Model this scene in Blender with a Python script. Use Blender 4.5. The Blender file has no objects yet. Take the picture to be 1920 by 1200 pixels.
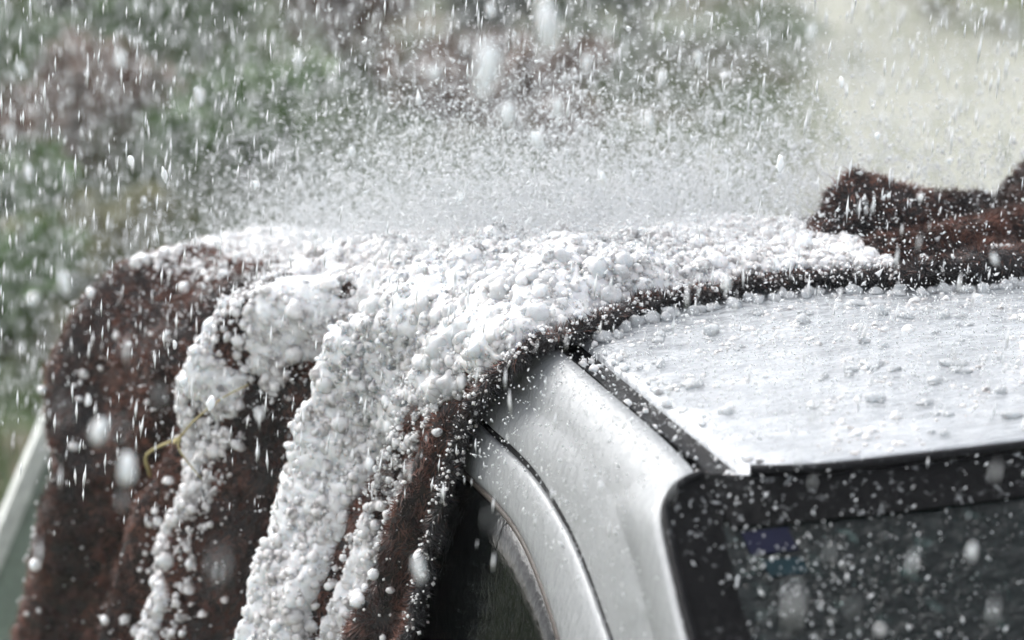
import bpy, math, random
import numpy as np
from mathutils import Matrix, Vector

random.seed(7)
rng = np.random.default_rng(11)
R = math.radians
scene = bpy.context.scene
COL = scene.collection

# ------------------------------------------------------------------ camera
cam_d = bpy.data.cameras.new("camera")
cam_d.lens = 85
cam_d.sensor_width = 36
cam_d.clip_start = 0.05
cam_d.clip_end = 600
cam_d.dof.use_dof = True
cam_d.dof.focus_distance = 2.60
cam_d.dof.aperture_fstop = 3.0
cam_d.dof.aperture_blades = 7
camera = bpy.data.objects.new("camera", cam_d)
camera.location = (-0.852, -1.928, 2.236)
camera.rotation_euler = (R(73), 0, R(-19))
COL.objects.link(camera)
scene.camera = camera

# ------------------------------------------------------------------ sky and sun (overcast storm light)
SUN_EL, SUN_AZ = R(46), R(-22)          # azimuth measured from +Y towards +X
world = bpy.data.worlds.new("World")
scene.world = world
world.use_nodes = True
wt = world.node_tree
wt.nodes.clear()
w_out = wt.nodes.new("ShaderNodeOutputWorld")
w_bg = wt.nodes.new("ShaderNodeBackground")
w_sky = wt.nodes.new("ShaderNodeTexSky")
w_sky.sky_type = 'NISHITA'
w_sky.sun_disc = False
w_sky.sun_elevation = SUN_EL
w_sky.sun_rotation = SUN_AZ
w_sky.dust_density = 2.0
w_sky.ozone_density = 1.0
w_hs = wt.nodes.new("ShaderNodeHueSaturation")
w_hs.inputs["Saturation"].default_value = 0.22
wt.links.new(w_sky.outputs[0], w_hs.inputs["Color"])
wt.links.new(w_hs.outputs[0], w_bg.inputs["Color"])
w_bg.inputs["Strength"].default_value = 0.15
wt.links.new(w_bg.outputs[0], w_out.inputs["Surface"])

sun_d = bpy.data.lights.new("sun", 'SUN')
sun_d.energy = 1.1
sun_d.angle = R(40)
sun_d.color = (1.0, 0.99, 0.975)
sun = bpy.data.objects.new("sun", sun_d)
sd = Vector((math.sin(SUN_AZ) * math.cos(SUN_EL), math.cos(SUN_AZ) * math.cos(SUN_EL), math.sin(SUN_EL)))
sun.rotation_euler = sd.to_track_quat('Z', 'Y').to_euler()
sun.location = (0, 0, 12)
COL.objects.link(sun)

scene.view_settings.view_transform = 'Standard'
scene.view_settings.look = 'None'
scene.view_settings.gamma = 1
scene.view_settings.exposure = 1.25
scene.view_settings.use_curve_mapping = False
scene.render.engine = 'CYCLES'
scene.cycles.use_denoising = True
scene.cycles.use_adaptive_sampling = True
scene.cycles.adaptive_threshold = .04
scene.cycles.max_bounces = 6
scene.cycles.diffuse_bounces = 2
scene.cycles.glossy_bounces = 2
scene.cycles.transmission_bounces = 5
scene.cycles.volume_bounces = 1
scene.cycles.sample_clamp_indirect = 6
scene.cycles.caustics_reflective = False
scene.cycles.caustics_refractive = True

# ------------------------------------------------------------------ helpers
def sstep(a, b, x):
    t = np.clip((np.asarray(x, float) - a) / (b - a), 0, 1)
    return t * t * (3 - 2 * t)

def _hash(i, j, k, seed):
    n = (i * 374761393 + j * 668265263 + k * 2147483647 + seed * 1274126177) & 0xFFFFFFFF
    n = ((n ^ (n >> 13)) * 1274126177) & 0xFFFFFFFF
    n = n ^ (n >> 16)
    return (n & 0xFFFFFF) / float(0xFFFFFF)

def noise3(P, scale, seed=0):
    p = np.asarray(P, float) * scale + 100.0
    i = np.floor(p).astype(np.int64)
    f = p - i
    f = f * f * (3 - 2 * f)
    out = 0
    for a in (0, 1):
        for b in (0, 1):
            for c in (0, 1):
                wgt = (f[..., 0] if a else 1 - f[..., 0]) * (f[..., 1] if b else 1 - f[..., 1]) * (f[..., 2] if c else 1 - f[..., 2])
                out = out + wgt * _hash(i[..., 0] + a, i[..., 1] + b, i[..., 2] + c, seed)
    return out * 2 - 1

def fbm(P, scale, seed=0, octv=3):
    s, a = 0, 1.0
    for o in range(octv):
        s = s + a * noise3(P, scale * 2 ** o, seed + o * 17)
        a *= .5
    return s

def link(o, parent=None):
    COL.objects.link(o)
    if parent is not None:
        o.parent = parent
    return o

def np_mesh(name, V, F, smooth=True, sharp=False):
    """mesh datablock from vertex array and an (n,3) or (n,4) face array"""
    V = np.ascontiguousarray(V, dtype=np.float32).reshape(-1, 3)
    F = np.ascontiguousarray(F, dtype=np.int32)
    n, k = F.shape
    me = bpy.data.meshes.new(name)
    me.vertices.add(len(V))
    me.vertices.foreach_set("co", V.ravel())
    me.loops.add(n * k)
    me.loops.foreach_set("vertex_index", F.ravel())
    me.polygons.add(n)
    me.polygons.foreach_set("loop_start", np.arange(0, n * k, k, dtype=np.int32))
    me.polygons.foreach_set("use_smooth", np.full(n, smooth, dtype=bool))
    me.update(calc_edges=True)
    me.validate()
    return me

def obj(name, me, mat=None, parent=None, kind=None):
    if mat is not None and not me.materials:
        me.materials.append(mat)
    o = bpy.data.objects.new(name, me)
    if kind:
        o["kind"] = kind
    return link(o, parent)

def tag(o, label, cat=None, group=None, kind=None):
    o["label"] = label
    if cat:
        o["category"] = cat
    if group:
        o["group"] = group
    if kind:
        o["kind"] = kind
    return o

def empty(name, loc=(0, 0, 0)):
    o = bpy.data.objects.new(name, None)
    o.empty_display_size = .1
    o.location = loc
    return link(o)

def grid_faces(nu, nv, close_v=False):
    f = []
    i = np.arange(nu - 1)[:, None]
    j = np.arange(nv if close_v else nv - 1)[None, :]
    j2 = (j + 1) % nv
    a = i * nv + j; b = (i + 1) * nv + j; c = (i + 1) * nv + j2; d = i * nv + j2
    return np.stack([a + 0 * j, b + 0 * j, c + 0 * i, d + 0 * i], -1).reshape(-1, 4)

def sweep(path, rad, sides=10, flat=1.0, up=(0, 0, 1)):
    """tube along a path with per-point radius; returns V, F"""
    path = np.asarray(path, float)
    rad = np.broadcast_to(np.asarray(rad, float), (len(path),))
    t = np.gradient(path, axis=0)
    t /= np.linalg.norm(t, axis=1)[:, None] + 1e-9
    upv = np.asarray(up, float)
    s = np.cross(t, upv); s /= np.linalg.norm(s, axis=1)[:, None] + 1e-9
    u = np.cross(s, t)
    a = np.linspace(0, 2 * math.pi, sides, endpoint=False)
    V = path[:, None] + rad[:, None, None] * (np.cos(a)[None, :, None] * s[:, None] + flat * np.sin(a)[None, :, None] * u[:, None])
    n = len(path)
    F = grid_faces(n, sides, True)
    c0 = V[0].mean(0); c1 = V[-1].mean(0)
    VV = np.vstack([V.reshape(-1, 3), c0, c1])
    cap = []
    for j in range(sides):
        k = (j + 1) % sides
        cap.append([n * sides, j, k, k]); cap.append([n * sides + 1, (n - 1) * sides + k, (n - 1) * sides + j, (n - 1) * sides + j])
    return V, VV, F, cap

def tube(name, path, rad, mat, parent=None, sides=10, flat=1.0, up=(0, 0, 1)):
    V, VV, F, cap = sweep(path, rad, sides, flat, up)
    me = bpy.data.meshes.new(name)
    me.from_pydata([tuple(v) for v in VV], [], [tuple(f) for f in F.tolist()] + [tuple(c[:3]) for c in cap])
    for p in me.polygons:
        p.use_smooth = True
    me.update()
    return obj(name, me, mat, parent)

def spline(pts, n):
    """Catmull-Rom resample"""
    p = np.asarray(pts, float)
    p = np.vstack([2 * p[0] - p[1], p, 2 * p[-1] - p[-2]])
    out = []
    m = len(p) - 3
    for t in np.linspace(0, m - 1e-6, n):
        i = int(t); f = t - i
        a, b, c, d = p[i:i + 4]
        out.append(.5 * (2 * b + (c - a) * f + (2 * a - 5 * b + 4 * c - d) * f ** 2 + (3 * b - a - 3 * c + d) * f ** 3))
    return np.array(out)

def boxmesh(name, lo, hi, bev=.01):
    import bmesh
    bm = bmesh.new()
    bmesh.ops.create_cube(bm, size=1)
    for v in bm.verts:
        v.co = Vector([lo[k] + (v.co[k] + .5) * (hi[k] - lo[k]) for k in range(3)])
    if bev:
        bmesh.ops.bevel(bm, geom=bm.edges[:], offset=bev, segments=2, affect='EDGES', profile=.6)
    me = bpy.data.meshes.new(name)
    bm.to_mesh(me); bm.free()
    for p in me.polygons:
        p.use_smooth = False
    return me

# ------------------------------------------------------------------ materials
def nt(name):
    m = bpy.data.materials.new(name)
    m.use_nodes = True
    t = m.node_tree
    b = t.nodes["Principled BSDF"]
    return m, t, b

def N(t, kind, **kw):
    n = t.nodes.new(kind)
    for k, v in kw.items():
        setattr(n, k, v)
    return n

def setin(n, **kw):
    for k, v in kw.items():
        n.inputs[k.replace("_", " ")].default_value = v

def tex_noise(t, scale, detail=3, rough=.5, vec=None, mapscale=None):
    n = N(t, "ShaderNodeTexNoise")
    setin(n, Scale=scale, Detail=detail, Roughness=rough)
    tc = N(t, "ShaderNodeTexCoord")
    src = tc.outputs["Object"]
    if mapscale:
        mp = N(t, "ShaderNodeMapping")
        mp.inputs["Scale"].default_value = mapscale
        t.links.new(src, mp.inputs["Vector"])
        src = mp.outputs["Vector"]
    t.links.new(src, n.inputs["Vector"])
    return n

def ramp(t, src, stops):
    r = N(t, "ShaderNodeValToRGB")
    el = r.color_ramp.elements
    while len(el) < len(stops):
        el.new(.5)
    for e, (p, c) in zip(el, stops):
        e.position = p
        e.color = (*c, 1) if len(c) == 3 else c
    t.links.new(src, r.inputs["Fac"])
    return r

def bump(t, b, src, strength, dist, prev=None, target="Normal"):
    n = N(t, "ShaderNodeBump")
    setin(n, Strength=strength, Distance=dist)
    t.links.new(src, n.inputs["Height"])
    if prev is not None:
        t.links.new(prev.outputs[0], n.inputs["Normal"])
    t.links.new(n.outputs[0], b.inputs[target])
    return n

M = {}

def mk_plain(name, col, rough=.5, metal=0.0, spec=.5, coat=0.0):
    m, t, b = nt(name)
    nz = tex_noise(t, 40, 3)
    lo = tuple(c * .8 for c in col); hi = tuple(min(1, c * 1.15) for c in col)
    r = ramp(t, nz.outputs["Fac"], [(.3, lo), (.7, hi)])
    t.links.new(r.outputs[0], b.inputs["Base Color"])
    setin(b, Roughness=rough, Metallic=metal)
    b.inputs["Specular IOR Level"].default_value = spec
    b.inputs["Coat Weight"].default_value = coat
    M[name] = m
    return m

def mk_ice(name, col=(.90, .915, .935), trans=.10, sss=.6, rough=.10):
    m, t, b = nt(name)
    nz = tex_noise(t, 60, 2)
    r = ramp(t, nz.outputs["Fac"], [(.3, tuple(c * .90 for c in col)), (.62, col)])
    t.links.new(r.outputs[0], b.inputs["Base Color"])
    setin(b, Roughness=rough, IOR=1.31)
    b.inputs["Subsurface Weight"].default_value = sss
    b.inputs["Subsurface Radius"].default_value = (.85, 1, 1.1)
    b.inputs["Subsurface Scale"].default_value = .020
    # cloudy cores, clearer rims and patches
    n3 = tex_noise(t, 110, 2)
    r3 = ramp(t, n3.outputs["Fac"], [(.42, (trans * .3,) * 3), (.62, (min(1, trans * 1.8),) * 3)])
    t.links.new(r3.outputs[0], b.inputs["Transmission Weight"])
    b.inputs["Coat Weight"].default_value = .8
    b.inputs["Coat IOR"].default_value = 1.33
    b.inputs["Coat Roughness"].default_value = .02
    n2 = tex_noise(t, 240, 2)
    bump(t, b, n2.outputs["Fac"], .4, .0014)
    M[name] = m
    return m
mk_ice("ice", (.93, .94, .955), trans=.12, sss=.85)
mk_ice("ice_clear", (.93, .945, .96), .46, .7, .05)
mk_ice("ice_wet", (.86, .89, .91), .65, .4, .05)

def mk_drop():
    # small drops glow white with the light behind them
    m = bpy.data.materials.new("water_drop"); m.use_nodes = True
    t = m.node_tree; t.nodes.clear()
    o = N(t, "ShaderNodeOutputMaterial"); a = N(t, "ShaderNodeBsdfDiffuse"); b = N(t, "ShaderNodeBsdfTranslucent"); mx = N(t, "ShaderNodeMixShader")
    nz = tex_noise(t, 35, 1)
    r = ramp(t, nz.outputs["Fac"], [(.3, (.86, .88, .89)), (.7, (.97, .97, .97))])
    t.links.new(r.outputs[0], a.inputs[0]); t.links.new(r.outputs[0], b.inputs[0])
    mx.inputs[0].default_value = .5
    t.links.new(a.outputs[0], mx.inputs[1]); t.links.new(b.outputs[0], mx.inputs[2])
    t.links.new(mx.outputs[0], o.inputs["Surface"])
    M["water_drop"] = m
mk_drop()

def mk_paint():
    # silver car paint under a running film of melt water
    m, t, b = nt("wet_silver_paint")
    fl = tex_noise(t, 900, 1)
    r = ramp(t, fl.outputs["Fac"], [(.35, (.275, .283, .288)), (.65, (.315, .323, .328))])
    t.links.new(r.outputs[0], b.inputs["Base Color"])
    setin(b, Metallic=.18, Roughness=.5)
    b.inputs["Coat Weight"].default_value = .7
    b.inputs["Coat Roughness"].default_value = .05
    b.inputs["Coat IOR"].default_value = 1.33
    n1 = tex_noise(t, 55, 3, .55, mapscale=(1, 1.6, 1))
    b1 = bump(t, b, n1.outputs["Fac"], .8, .009, target="Coat Normal")
    n2 = tex_noise(t, 200, 2, .5)
    b2 = bump(t, b, n2.outputs["Fac"], .5, .003, prev=b1, target="Coat Normal")
    n3 = tex_noise(t, 60, 2, .5, mapscale=(1, 1.6, 1))
    bump(t, b, n3.outputs["Fac"], .16, .003)
    M["paint"] = m
mk_paint()

def mk_roof():
    # the flat roof: same paint, deeper rippled water and thin grey-white slush
    m, t, b = nt("wet_silver_roof")
    n0 = tex_noise(t, 14, 5, .62, mapscale=(1, 2.0, 1))
    r = ramp(t, n0.outputs["Fac"], [(.36, (.30, .312, .325)), (.64, (.47, .485, .50))])
    t.links.new(r.outputs[0], b.inputs["Base Color"])
    rm = ramp(t, n0.outputs["Fac"], [(.34, (.35, .35, .35)), (.66, (.15, .15, .15))])
    t.links.new(rm.outputs[0], b.inputs["Metallic"])
    setin(b, Roughness=.3)
    b.inputs["Coat Weight"].default_value = 1.0
    b.inputs["Coat Roughness"].default_value = .04
    b.inputs["Coat IOR"].default_value = 1.36
    n1 = tex_noise(t, 30, 3, .55, mapscale=(1, 2.2, 1))
    b1 = bump(t, b, n1.outputs["Fac"], 1.0, .022, target="Coat Normal")
    n2 = tex_noise(t, 95, 2, .5, mapscale=(1, 2.2, 1))
    b2 = bump(t, b, n2.outputs["Fac"], .5, .003, prev=b1, target="Coat Normal")
    n3 = tex_noise(t, 45, 4, .6, mapscale=(1, 1.5, 1))
    bump(t, b, n3.outputs["Fac"], .35, .006)
    M["roof"] = m
mk_roof()

def painted_glints(t, scale, amount):
    """broken beads and smears: highlights and reflections of the water painted as pale colour"""
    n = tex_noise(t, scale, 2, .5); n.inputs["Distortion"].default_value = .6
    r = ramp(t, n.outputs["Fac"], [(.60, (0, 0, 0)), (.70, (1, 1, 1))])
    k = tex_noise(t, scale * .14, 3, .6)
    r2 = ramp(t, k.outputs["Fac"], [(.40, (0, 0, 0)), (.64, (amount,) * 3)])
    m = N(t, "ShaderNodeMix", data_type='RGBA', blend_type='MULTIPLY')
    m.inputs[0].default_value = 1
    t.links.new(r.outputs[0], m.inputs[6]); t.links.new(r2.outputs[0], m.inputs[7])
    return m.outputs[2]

def mk_rubber(name, col, ripple=.6, glint=0., coat=.35):
    m, t, b = nt(name)
    b.inputs["Base Color"].default_value = (*col, 1)
    if glint:
        f = painted_glints(t, 120, glint)  # white highlight spots painted into the base colour
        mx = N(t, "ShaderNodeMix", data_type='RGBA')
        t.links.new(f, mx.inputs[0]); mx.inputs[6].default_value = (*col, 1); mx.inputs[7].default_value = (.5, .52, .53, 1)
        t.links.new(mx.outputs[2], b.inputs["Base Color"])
    setin(b, Roughness=.5)
    b.inputs["Specular IOR Level"].default_value = .05
    b.inputs["Coat Weight"].default_value = coat
    b.inputs["Coat IOR"].default_value = 1.33
    b.inputs["Coat Roughness"].default_value = .03
    n1 = tex_noise(t, 110, 3, .6)
    bump(t, b, n1.outputs["Fac"], ripple, .016, target="Coat Normal")
    M[name] = m
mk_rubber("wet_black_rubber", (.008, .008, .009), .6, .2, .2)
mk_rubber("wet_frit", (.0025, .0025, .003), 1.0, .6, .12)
mk_rubber("trim_grey", (.085, .072, .064), .2)

def mk_glass(name, tint, ripple, glint, mapscale=(1, 1, 1)):
    m, t, b = nt(name)
    b.inputs["Base Color"].default_value = (*tint, 1)
    setin(b, Roughness=.03, IOR=1.33)
    b.inputs["Specular IOR Level"].default_value = .06
    b.inputs["Transmission Weight"].default_value = .97
    n1 = tex_noise(t, 60, 3, .6, mapscale=mapscale)
    b1 = bump(t, b, n1.outputs["Fac"], ripple, .006)
    n2 = tex_noise(t, 210, 2, .5, mapscale=mapscale)
    bump(t, b, n2.outputs["Fac"], ripple * .7, .0025, prev=b1)
    if glint:
        f = painted_glints(t, 42, glint)  # teal reflections painted into the glass colour
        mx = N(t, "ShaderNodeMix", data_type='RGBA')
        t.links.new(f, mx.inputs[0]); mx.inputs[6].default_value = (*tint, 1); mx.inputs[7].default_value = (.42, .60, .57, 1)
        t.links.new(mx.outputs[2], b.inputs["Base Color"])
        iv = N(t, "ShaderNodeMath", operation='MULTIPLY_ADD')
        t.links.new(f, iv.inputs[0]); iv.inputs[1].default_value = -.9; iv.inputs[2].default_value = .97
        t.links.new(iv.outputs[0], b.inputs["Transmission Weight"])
    M[name] = m
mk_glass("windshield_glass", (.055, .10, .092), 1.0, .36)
mk_glass("door_glass", (.06, .078, .078), .2, 0)

def mk_fur(name, a, c, sheen=.25):
    m, t, b = nt(name)
    n0 = tex_noise(t, 60, 4, .65)
    r = ramp(t, n0.outputs["Fac"], [(.32, a), (.68, c)])
    # soaked, matted patches that also paint the shade of fold valleys into the colour
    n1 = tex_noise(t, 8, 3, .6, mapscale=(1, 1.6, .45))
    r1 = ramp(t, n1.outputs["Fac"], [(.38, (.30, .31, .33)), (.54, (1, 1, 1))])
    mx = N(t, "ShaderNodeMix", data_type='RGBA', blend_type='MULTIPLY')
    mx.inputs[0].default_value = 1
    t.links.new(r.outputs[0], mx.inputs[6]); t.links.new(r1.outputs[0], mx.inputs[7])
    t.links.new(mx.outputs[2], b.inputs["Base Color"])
    setin(b, Roughness=.5)
    b.inputs["Sheen Weight"].default_value = sheen
    M[name] = m
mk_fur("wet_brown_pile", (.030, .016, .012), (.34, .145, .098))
mk_fur("wet_shade_pile", (.008, .008, .009), (.050, .045, .046), .15)  # dark copy of the brown pile, shade painted on hem and folds
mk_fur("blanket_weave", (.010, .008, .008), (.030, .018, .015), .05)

mk_plain("cabin_trim", (.008, .009, .009), .9, spec=.1)
mk_plain("seat_fabric", (.025, .032, .03), .9, spec=.1)
mk_plain("pale_trim", (.32, .38, .37), .6)
mk_plain("tyre", (.02, .02, .02), .8)
mk_plain("wheel_metal", (.45, .46, .47), .35, .8)
mk_plain("sticker_blue", (.006, .007, .022), .6, spec=.1)
mk_plain("sticker_teal", (.006, .020, .026), .6, spec=.1)
mk_plain("white_bar", (.72, .74, .70), .45)
mk_plain("green_pane", (.30, .36, .31), .25)
mk_plain("straw", (.40, .34, .16), .6)
mk_plain("bark", (.10, .07, .05), .9)

def mk_leaf(name, a, c):
    m, t, b = nt(name)
    n0 = tex_noise(t, 9, 4, .7)
    r = ramp(t, n0.outputs["Fac"], [(.3, a), (.7, c)])
    t.links.new(r.outputs[0], b.inputs["Base Color"])
    setin(b, Roughness=.5)
    b.inputs["Subsurface Weight"].default_value = 0
    M[name] = m
mk_leaf("leaf_green", (.04, .095, .02), (.11, .20, .045))
mk_leaf("leaf_dark", (.022, .040, .020), (.06, .09, .045))
mk_leaf("leaf_brown", (.11, .066, .048), (.25, .155, .115))
mk_leaf("leaf_yellow", (.13, .125, .04), (.24, .22, .09))
mk_leaf("leaf_pale", (.20, .24, .11), (.34, .38, .20))
mk_leaf("grass", (.05, .09, .026), (.14, .18, .06))

def mk_ground():
    m, t, b = nt("storm_ground")
    n0 = tex_noise(t, .9, 5, .6)
    n1 = tex_noise(t, 9, 4, .65)
    r0 = ramp(t, n0.outputs["Fac"], [(.38, (.045, .078, .024)), (.50, (.075, .092, .040)), (.60, (.13, .095, .066)), (.68, (.055, .085, .03))])
    r1 = ramp(t, n1.outputs["Fac"], [(.3, (.55, .55, .55)), (.7, (1.25, 1.25, 1.25))])
    mx = N(t, "ShaderNodeMix", data_type='RGBA', blend_type='MULTIPLY')
    mx.inputs[0].default_value = 1
    t.links.new(r0.outputs[0], mx.inputs[6]); t.links.new(r1.outputs[0], mx.inputs[7])
    t.links.new(mx.outputs[2], b.inputs["Base Color"])
    setin(b, Roughness=.75)
    bump(t, b, n1.outputs["Fac"], .6, .05)
    M["ground"] = m
    m, t, b = nt("pale_gravel")
    n1 = tex_noise(t, 2.2, 5, .7)
    r1 = ramp(t, n1.outputs["Fac"], [(.3, (.25, .255, .195)), (.7, (.35, .345, .285))])
    t.links.new(r1.outputs[0], b.inputs["Base Color"])
    setin(b, Roughness=.7)
    bump(t, b, n1.outputs["Fac"], .5, .02)
    M["gravel"] = m
mk_ground()

# ------------------------------------------------------------------ setting: ground
gx = np.linspace(-110, 110, 45)
GX, GY = np.meshgrid(gx, gx, indexing='ij')
Vg = np.stack([GX, GY, np.zeros_like(GX)], -1)
ground = obj("ground", np_mesh("ground", Vg, grid_faces(45, 45)), M["ground"], kind="structure")

path_l = spline([(1.9, -3), (2.0, 1), (2.25, 3.6), (2.67, 5.6), (3.25, 6.73), (3.94, 8.2), (4.89, 10.3), (6.3, 13), (9, 18)], 60)
path_r = path_l + np.array([5.5, -2.0])
nzp = np.array([[.45 * noise3(np.array([p[0], p[1], 0.]), 1.6, 3), 0] for p in path_l])
Vp = np.stack([np.column_stack([path_l + nzp, np.full(60, .006)]), np.column_stack([path_r, np.full(60, .006)])], 1)
obj("gravel_path", np_mesh("gravel_path", Vp, grid_faces(60, 2)), M["gravel"], kind="structure")

# ------------------------------------------------------------------ vegetation behind the car
def leaf_cloud(n, rx, ry, rz, size, seed, clumps=9):
    g = np.random.default_rng(seed)
    cc = g.normal(0, .42, (clumps, 3)) * np.array([rx, ry, rz])
    cc[:, 2] = rz * (.35 + .65 * g.random(clumps))
    cr = g.uniform(.25, .5, clumps)
    k = g.integers(0, clumps, n)
    d = g.normal(0, 1, (n, 3)); d /= np.linalg.norm(d, axis=1)[:, None]
    rad = g.random(n) ** .5
    p = cc[k] + d * (rad * cr[k])[:, None] * np.array([rx, ry, rz]) * 1.1
    p[:, 2] = np.abs(p[:, 2]) + .02
    a = g.normal(0, 1, (n, 3)); a /= np.linalg.norm(a, axis=1)[:, None]
    b = np.cross(a, g.normal(0, 1, (n, 3))); b /= np.linalg.norm(b, axis=1)[:, None]
    s = size * g.uniform(.6, 1.4, n)[:, None]
    V = np.stack([p - a * s, p + b * s * .45, p + a * s, p - b * s * .45], 1)
    F = np.arange(n * 4).reshape(n, 4)
    return V.reshape(-1, 3), F

def shrub(name, mat, x, y, rx, ry, h, n, label, seed, leaf=.045):
    root = empty(name, (x, y, 0))
    V, F = leaf_cloud(n, rx, ry, h, leaf, seed)
    obj("foliage", np_mesh("foliage", V, F, smooth=False), M[mat], root)
    g = np.random.default_rng(seed + 5)
    for k in range(4):
        a = g.uniform(0, 6.28)
        p = [(0.03 * math.cos(a), .03 * math.sin(a), -.02), (.25 * rx * math.cos(a), .25 * ry * math.sin(a), h * .4), (.55 * rx * math.cos(a), .55 * ry * math.sin(a), h * .8)]
        tube("stem", spline(p, 7), np.linspace(.016, .005, 7), M["bark"], root, 6)
    tag(root, label, "bush", "bushes behind the car")
    return root

shrub("green_bush", "leaf_green", 1.55, 9.2, .75, .6, .8, 2600, "bright green leafy bush left of the brown dry scrub, upper left", 21)
shrub("green_bush", "leaf_green", .15, 8.3, .5, .5, .45, 1300, "low green bush at the far upper left corner", 22)
shrub("dark_bush", "leaf_dark", .95, 9.9, .42, .5, .95, 1700, "narrow dark bush between the left corner and the bright green bush", 23)
shrub("dry_bush", "leaf_brown", 2.05, 8.8, .42, .4, .72, 1700, "reddish brown dry scrub between green bush and dark hedge bush", 24)
shrub("dark_bush", "leaf_dark", 2.85, 9.3, .7, .6, 1.0, 2800, "large dark evergreen bush at top centre behind the hail spray", 25)
shrub("dark_bush", "leaf_dark", 3.75, 9.5, .7, .6, 1.05, 2800, "dark evergreen bush beside the pale gravel path", 26)
shrub("dry_bush", "leaf_brown", 2.45, 7.4, .5, .4, .32, 1200, "low tan dry clump behind the middle of the roof", 27)
shrub("dry_bush", "leaf_brown", .62, 7.3, .35, .35, .4, 1000, "small brown dry clump left of centre, above the blanket's left end", 28)
shrub("green_bush", "leaf_green", 1.15, 6.9, .5, .4, .42, 1300, "small green bush above the blanket's left shoulder", 29)
shrub("yellow_bush", "leaf_yellow", .36, 5.9, .32, .28, .2, 600, "low yellowish weeds beside the blanket's left end", 30)
shrub("green_bush", "leaf_green", .0, 5.3, .35, .3, .3, 700, "green weeds at the left edge beside the blanket", 31)
shrub("green_bush", "leaf_green", .02, 6.4, .38, .3, .30, 700, "broad green weeds at the left edge, above the blanket's corner", 32)
shrub("pale_bush", "leaf_pale", 5.6, 9.6, 1.5, .9, .4, 1300, "pale yellow-green bush beyond the gravel at upper right", 33)

# grass, uncountable
ng = 90000
gxy = np.column_stack([rng.uniform(-4.5, 8.5, ng), rng.uniform(2.6, 15.0, ng)])
keep = noise3(np.column_stack([gxy, np.zeros(ng)]), .8, 5) + rng.normal(0, .25, ng) > -.35
edge = np.interp(gxy[:, 1], path_l[:, 1], path_l[:, 0])
keep &= (gxy[:, 0] < edge + np.abs(rng.normal(0, .14, ng))) | (rng.random(ng) < .03)
gxy = gxy[keep]; ng = len(gxy)
gh = rng.uniform(.05, .2, ng); ga = rng.uniform(0, 6.28, ng); gw = rng.uniform(.005, .013, ng)
base_p = np.column_stack([gxy, np.zeros(ng)])
sd_ = np.column_stack([np.cos(ga), np.sin(ga), np.zeros(ng)]) * gw[:, None]
ln = np.column_stack([rng.normal(0, .35, (ng, 2)), np.ones(ng)]) * gh[:, None]
Vgr = np.stack([base_p - sd_, base_p + sd_, base_p + ln], 1).reshape(-1, 3)
gr = obj("grass", np_mesh("grass", Vgr, np.arange(ng * 3).reshape(-1, 3), smooth=False), M["grass"], kind="stuff")
tag(gr, "rain beaten grass covering the ground behind the car", "grass")

# ------------------------------------------------------------------ car
def crown(X):
    return .02 * (1 - ((X - .58) / .58) ** 2)

def roofz(X, Y):
    d1 = .48 * np.maximum(0, Y - .55) ** 2
    d2 = .42 * np.clip(Y - .55, 0, .35) ** 2 * .75 + .21 * np.maximum(0, Y - .9)
    m = sstep(-.12, .2, X)
    return 1.45 + crown(np.clip(X, 0, 1.16)) - (d1 * m + d2 * (1 - m))

CW = 1.16                                   # distance between the two roof channels
car = empty("car", (CW / 2, 0, 0))
tag(car, "silver car with wet roof and dark windshield, half under the blanket", "car")
CX = np.array([CW / 2, 0, 0])

def cpart(name, V, F, mat, parent=None, mirror=False, smooth=True):
    """part of the car given in world coordinates (the root sits at CW/2); optional mirrored twin"""
    V = np.asarray(V, float).reshape(-1, 3)
    o = obj(name, np_mesh(name, V - CX, F, smooth), mat, parent or car)
    if mirror:
        V2 = V.copy(); V2[:, 0] = CW - V2[:, 0]
        obj(name, np_mesh(name, V2 - CX, np.asarray(F)[:, ::-1], smooth), mat, parent or car)
    return o

def shell_out(V, F):
    """flip a closed shell whose signed volume is negative"""
    V = np.asarray(V, float).reshape(-1, 3); a, b, c, d = (V[F[:, k]] - V.mean(0) for k in range(4))
    vol = (np.einsum('ij,ij->i', a, np.cross(b, c)) + np.einsum('ij,ij->i', a, np.cross(c, d))).sum()
    return F if vol > 0 else F[:, ::-1]

def bowk(X):
    return .075 * ((1 - ((X - .58) / .64) ** 2) - .179)

# roof skin with a rolled front lip
nx, ny = 90, 90
xs = np.linspace(.034, CW - .034, nx)
rows = []
for k, t in enumerate(np.linspace(0, 1, ny)):
    Yh = -.008 - bowk(xs)
    Y = Yh + (1.32 - Yh) * t ** 1.15
    Z = roofz(xs, Y) + .004 * sstep(0, .03, np.minimum(xs - .034, CW - .034 - xs)) - .004
    rows.append(np.column_stack([xs, Y, Z]))
lip = []
for a in np.linspace(90, 0, 5)[:-1][::-1]:
    pass
front = rows[0]
lips = []
for a in (80, 50, 20):
    aa = R(a)
    lips.append(front + np.column_stack([np.zeros(nx), np.full(nx, -.010 * math.sin(aa)), np.full(nx, -.010 * (1 - math.cos(aa)))]))
low = lips[0] + np.array([0, -.001, -.012])
Vr = np.stack([low] + lips + rows, 0)
side_l = Vr[:, :1] + np.array([-.003, 0, -.010]); side_r = Vr[:, -1:] + np.array([.003, 0, -.010])
Vr = np.concatenate([side_l, Vr, side_r], 1)
Fr = grid_faces(Vr.shape[0], Vr.shape[1])
cpart("roof", Vr, Fr[:, ::-1], M["roof"])

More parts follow.
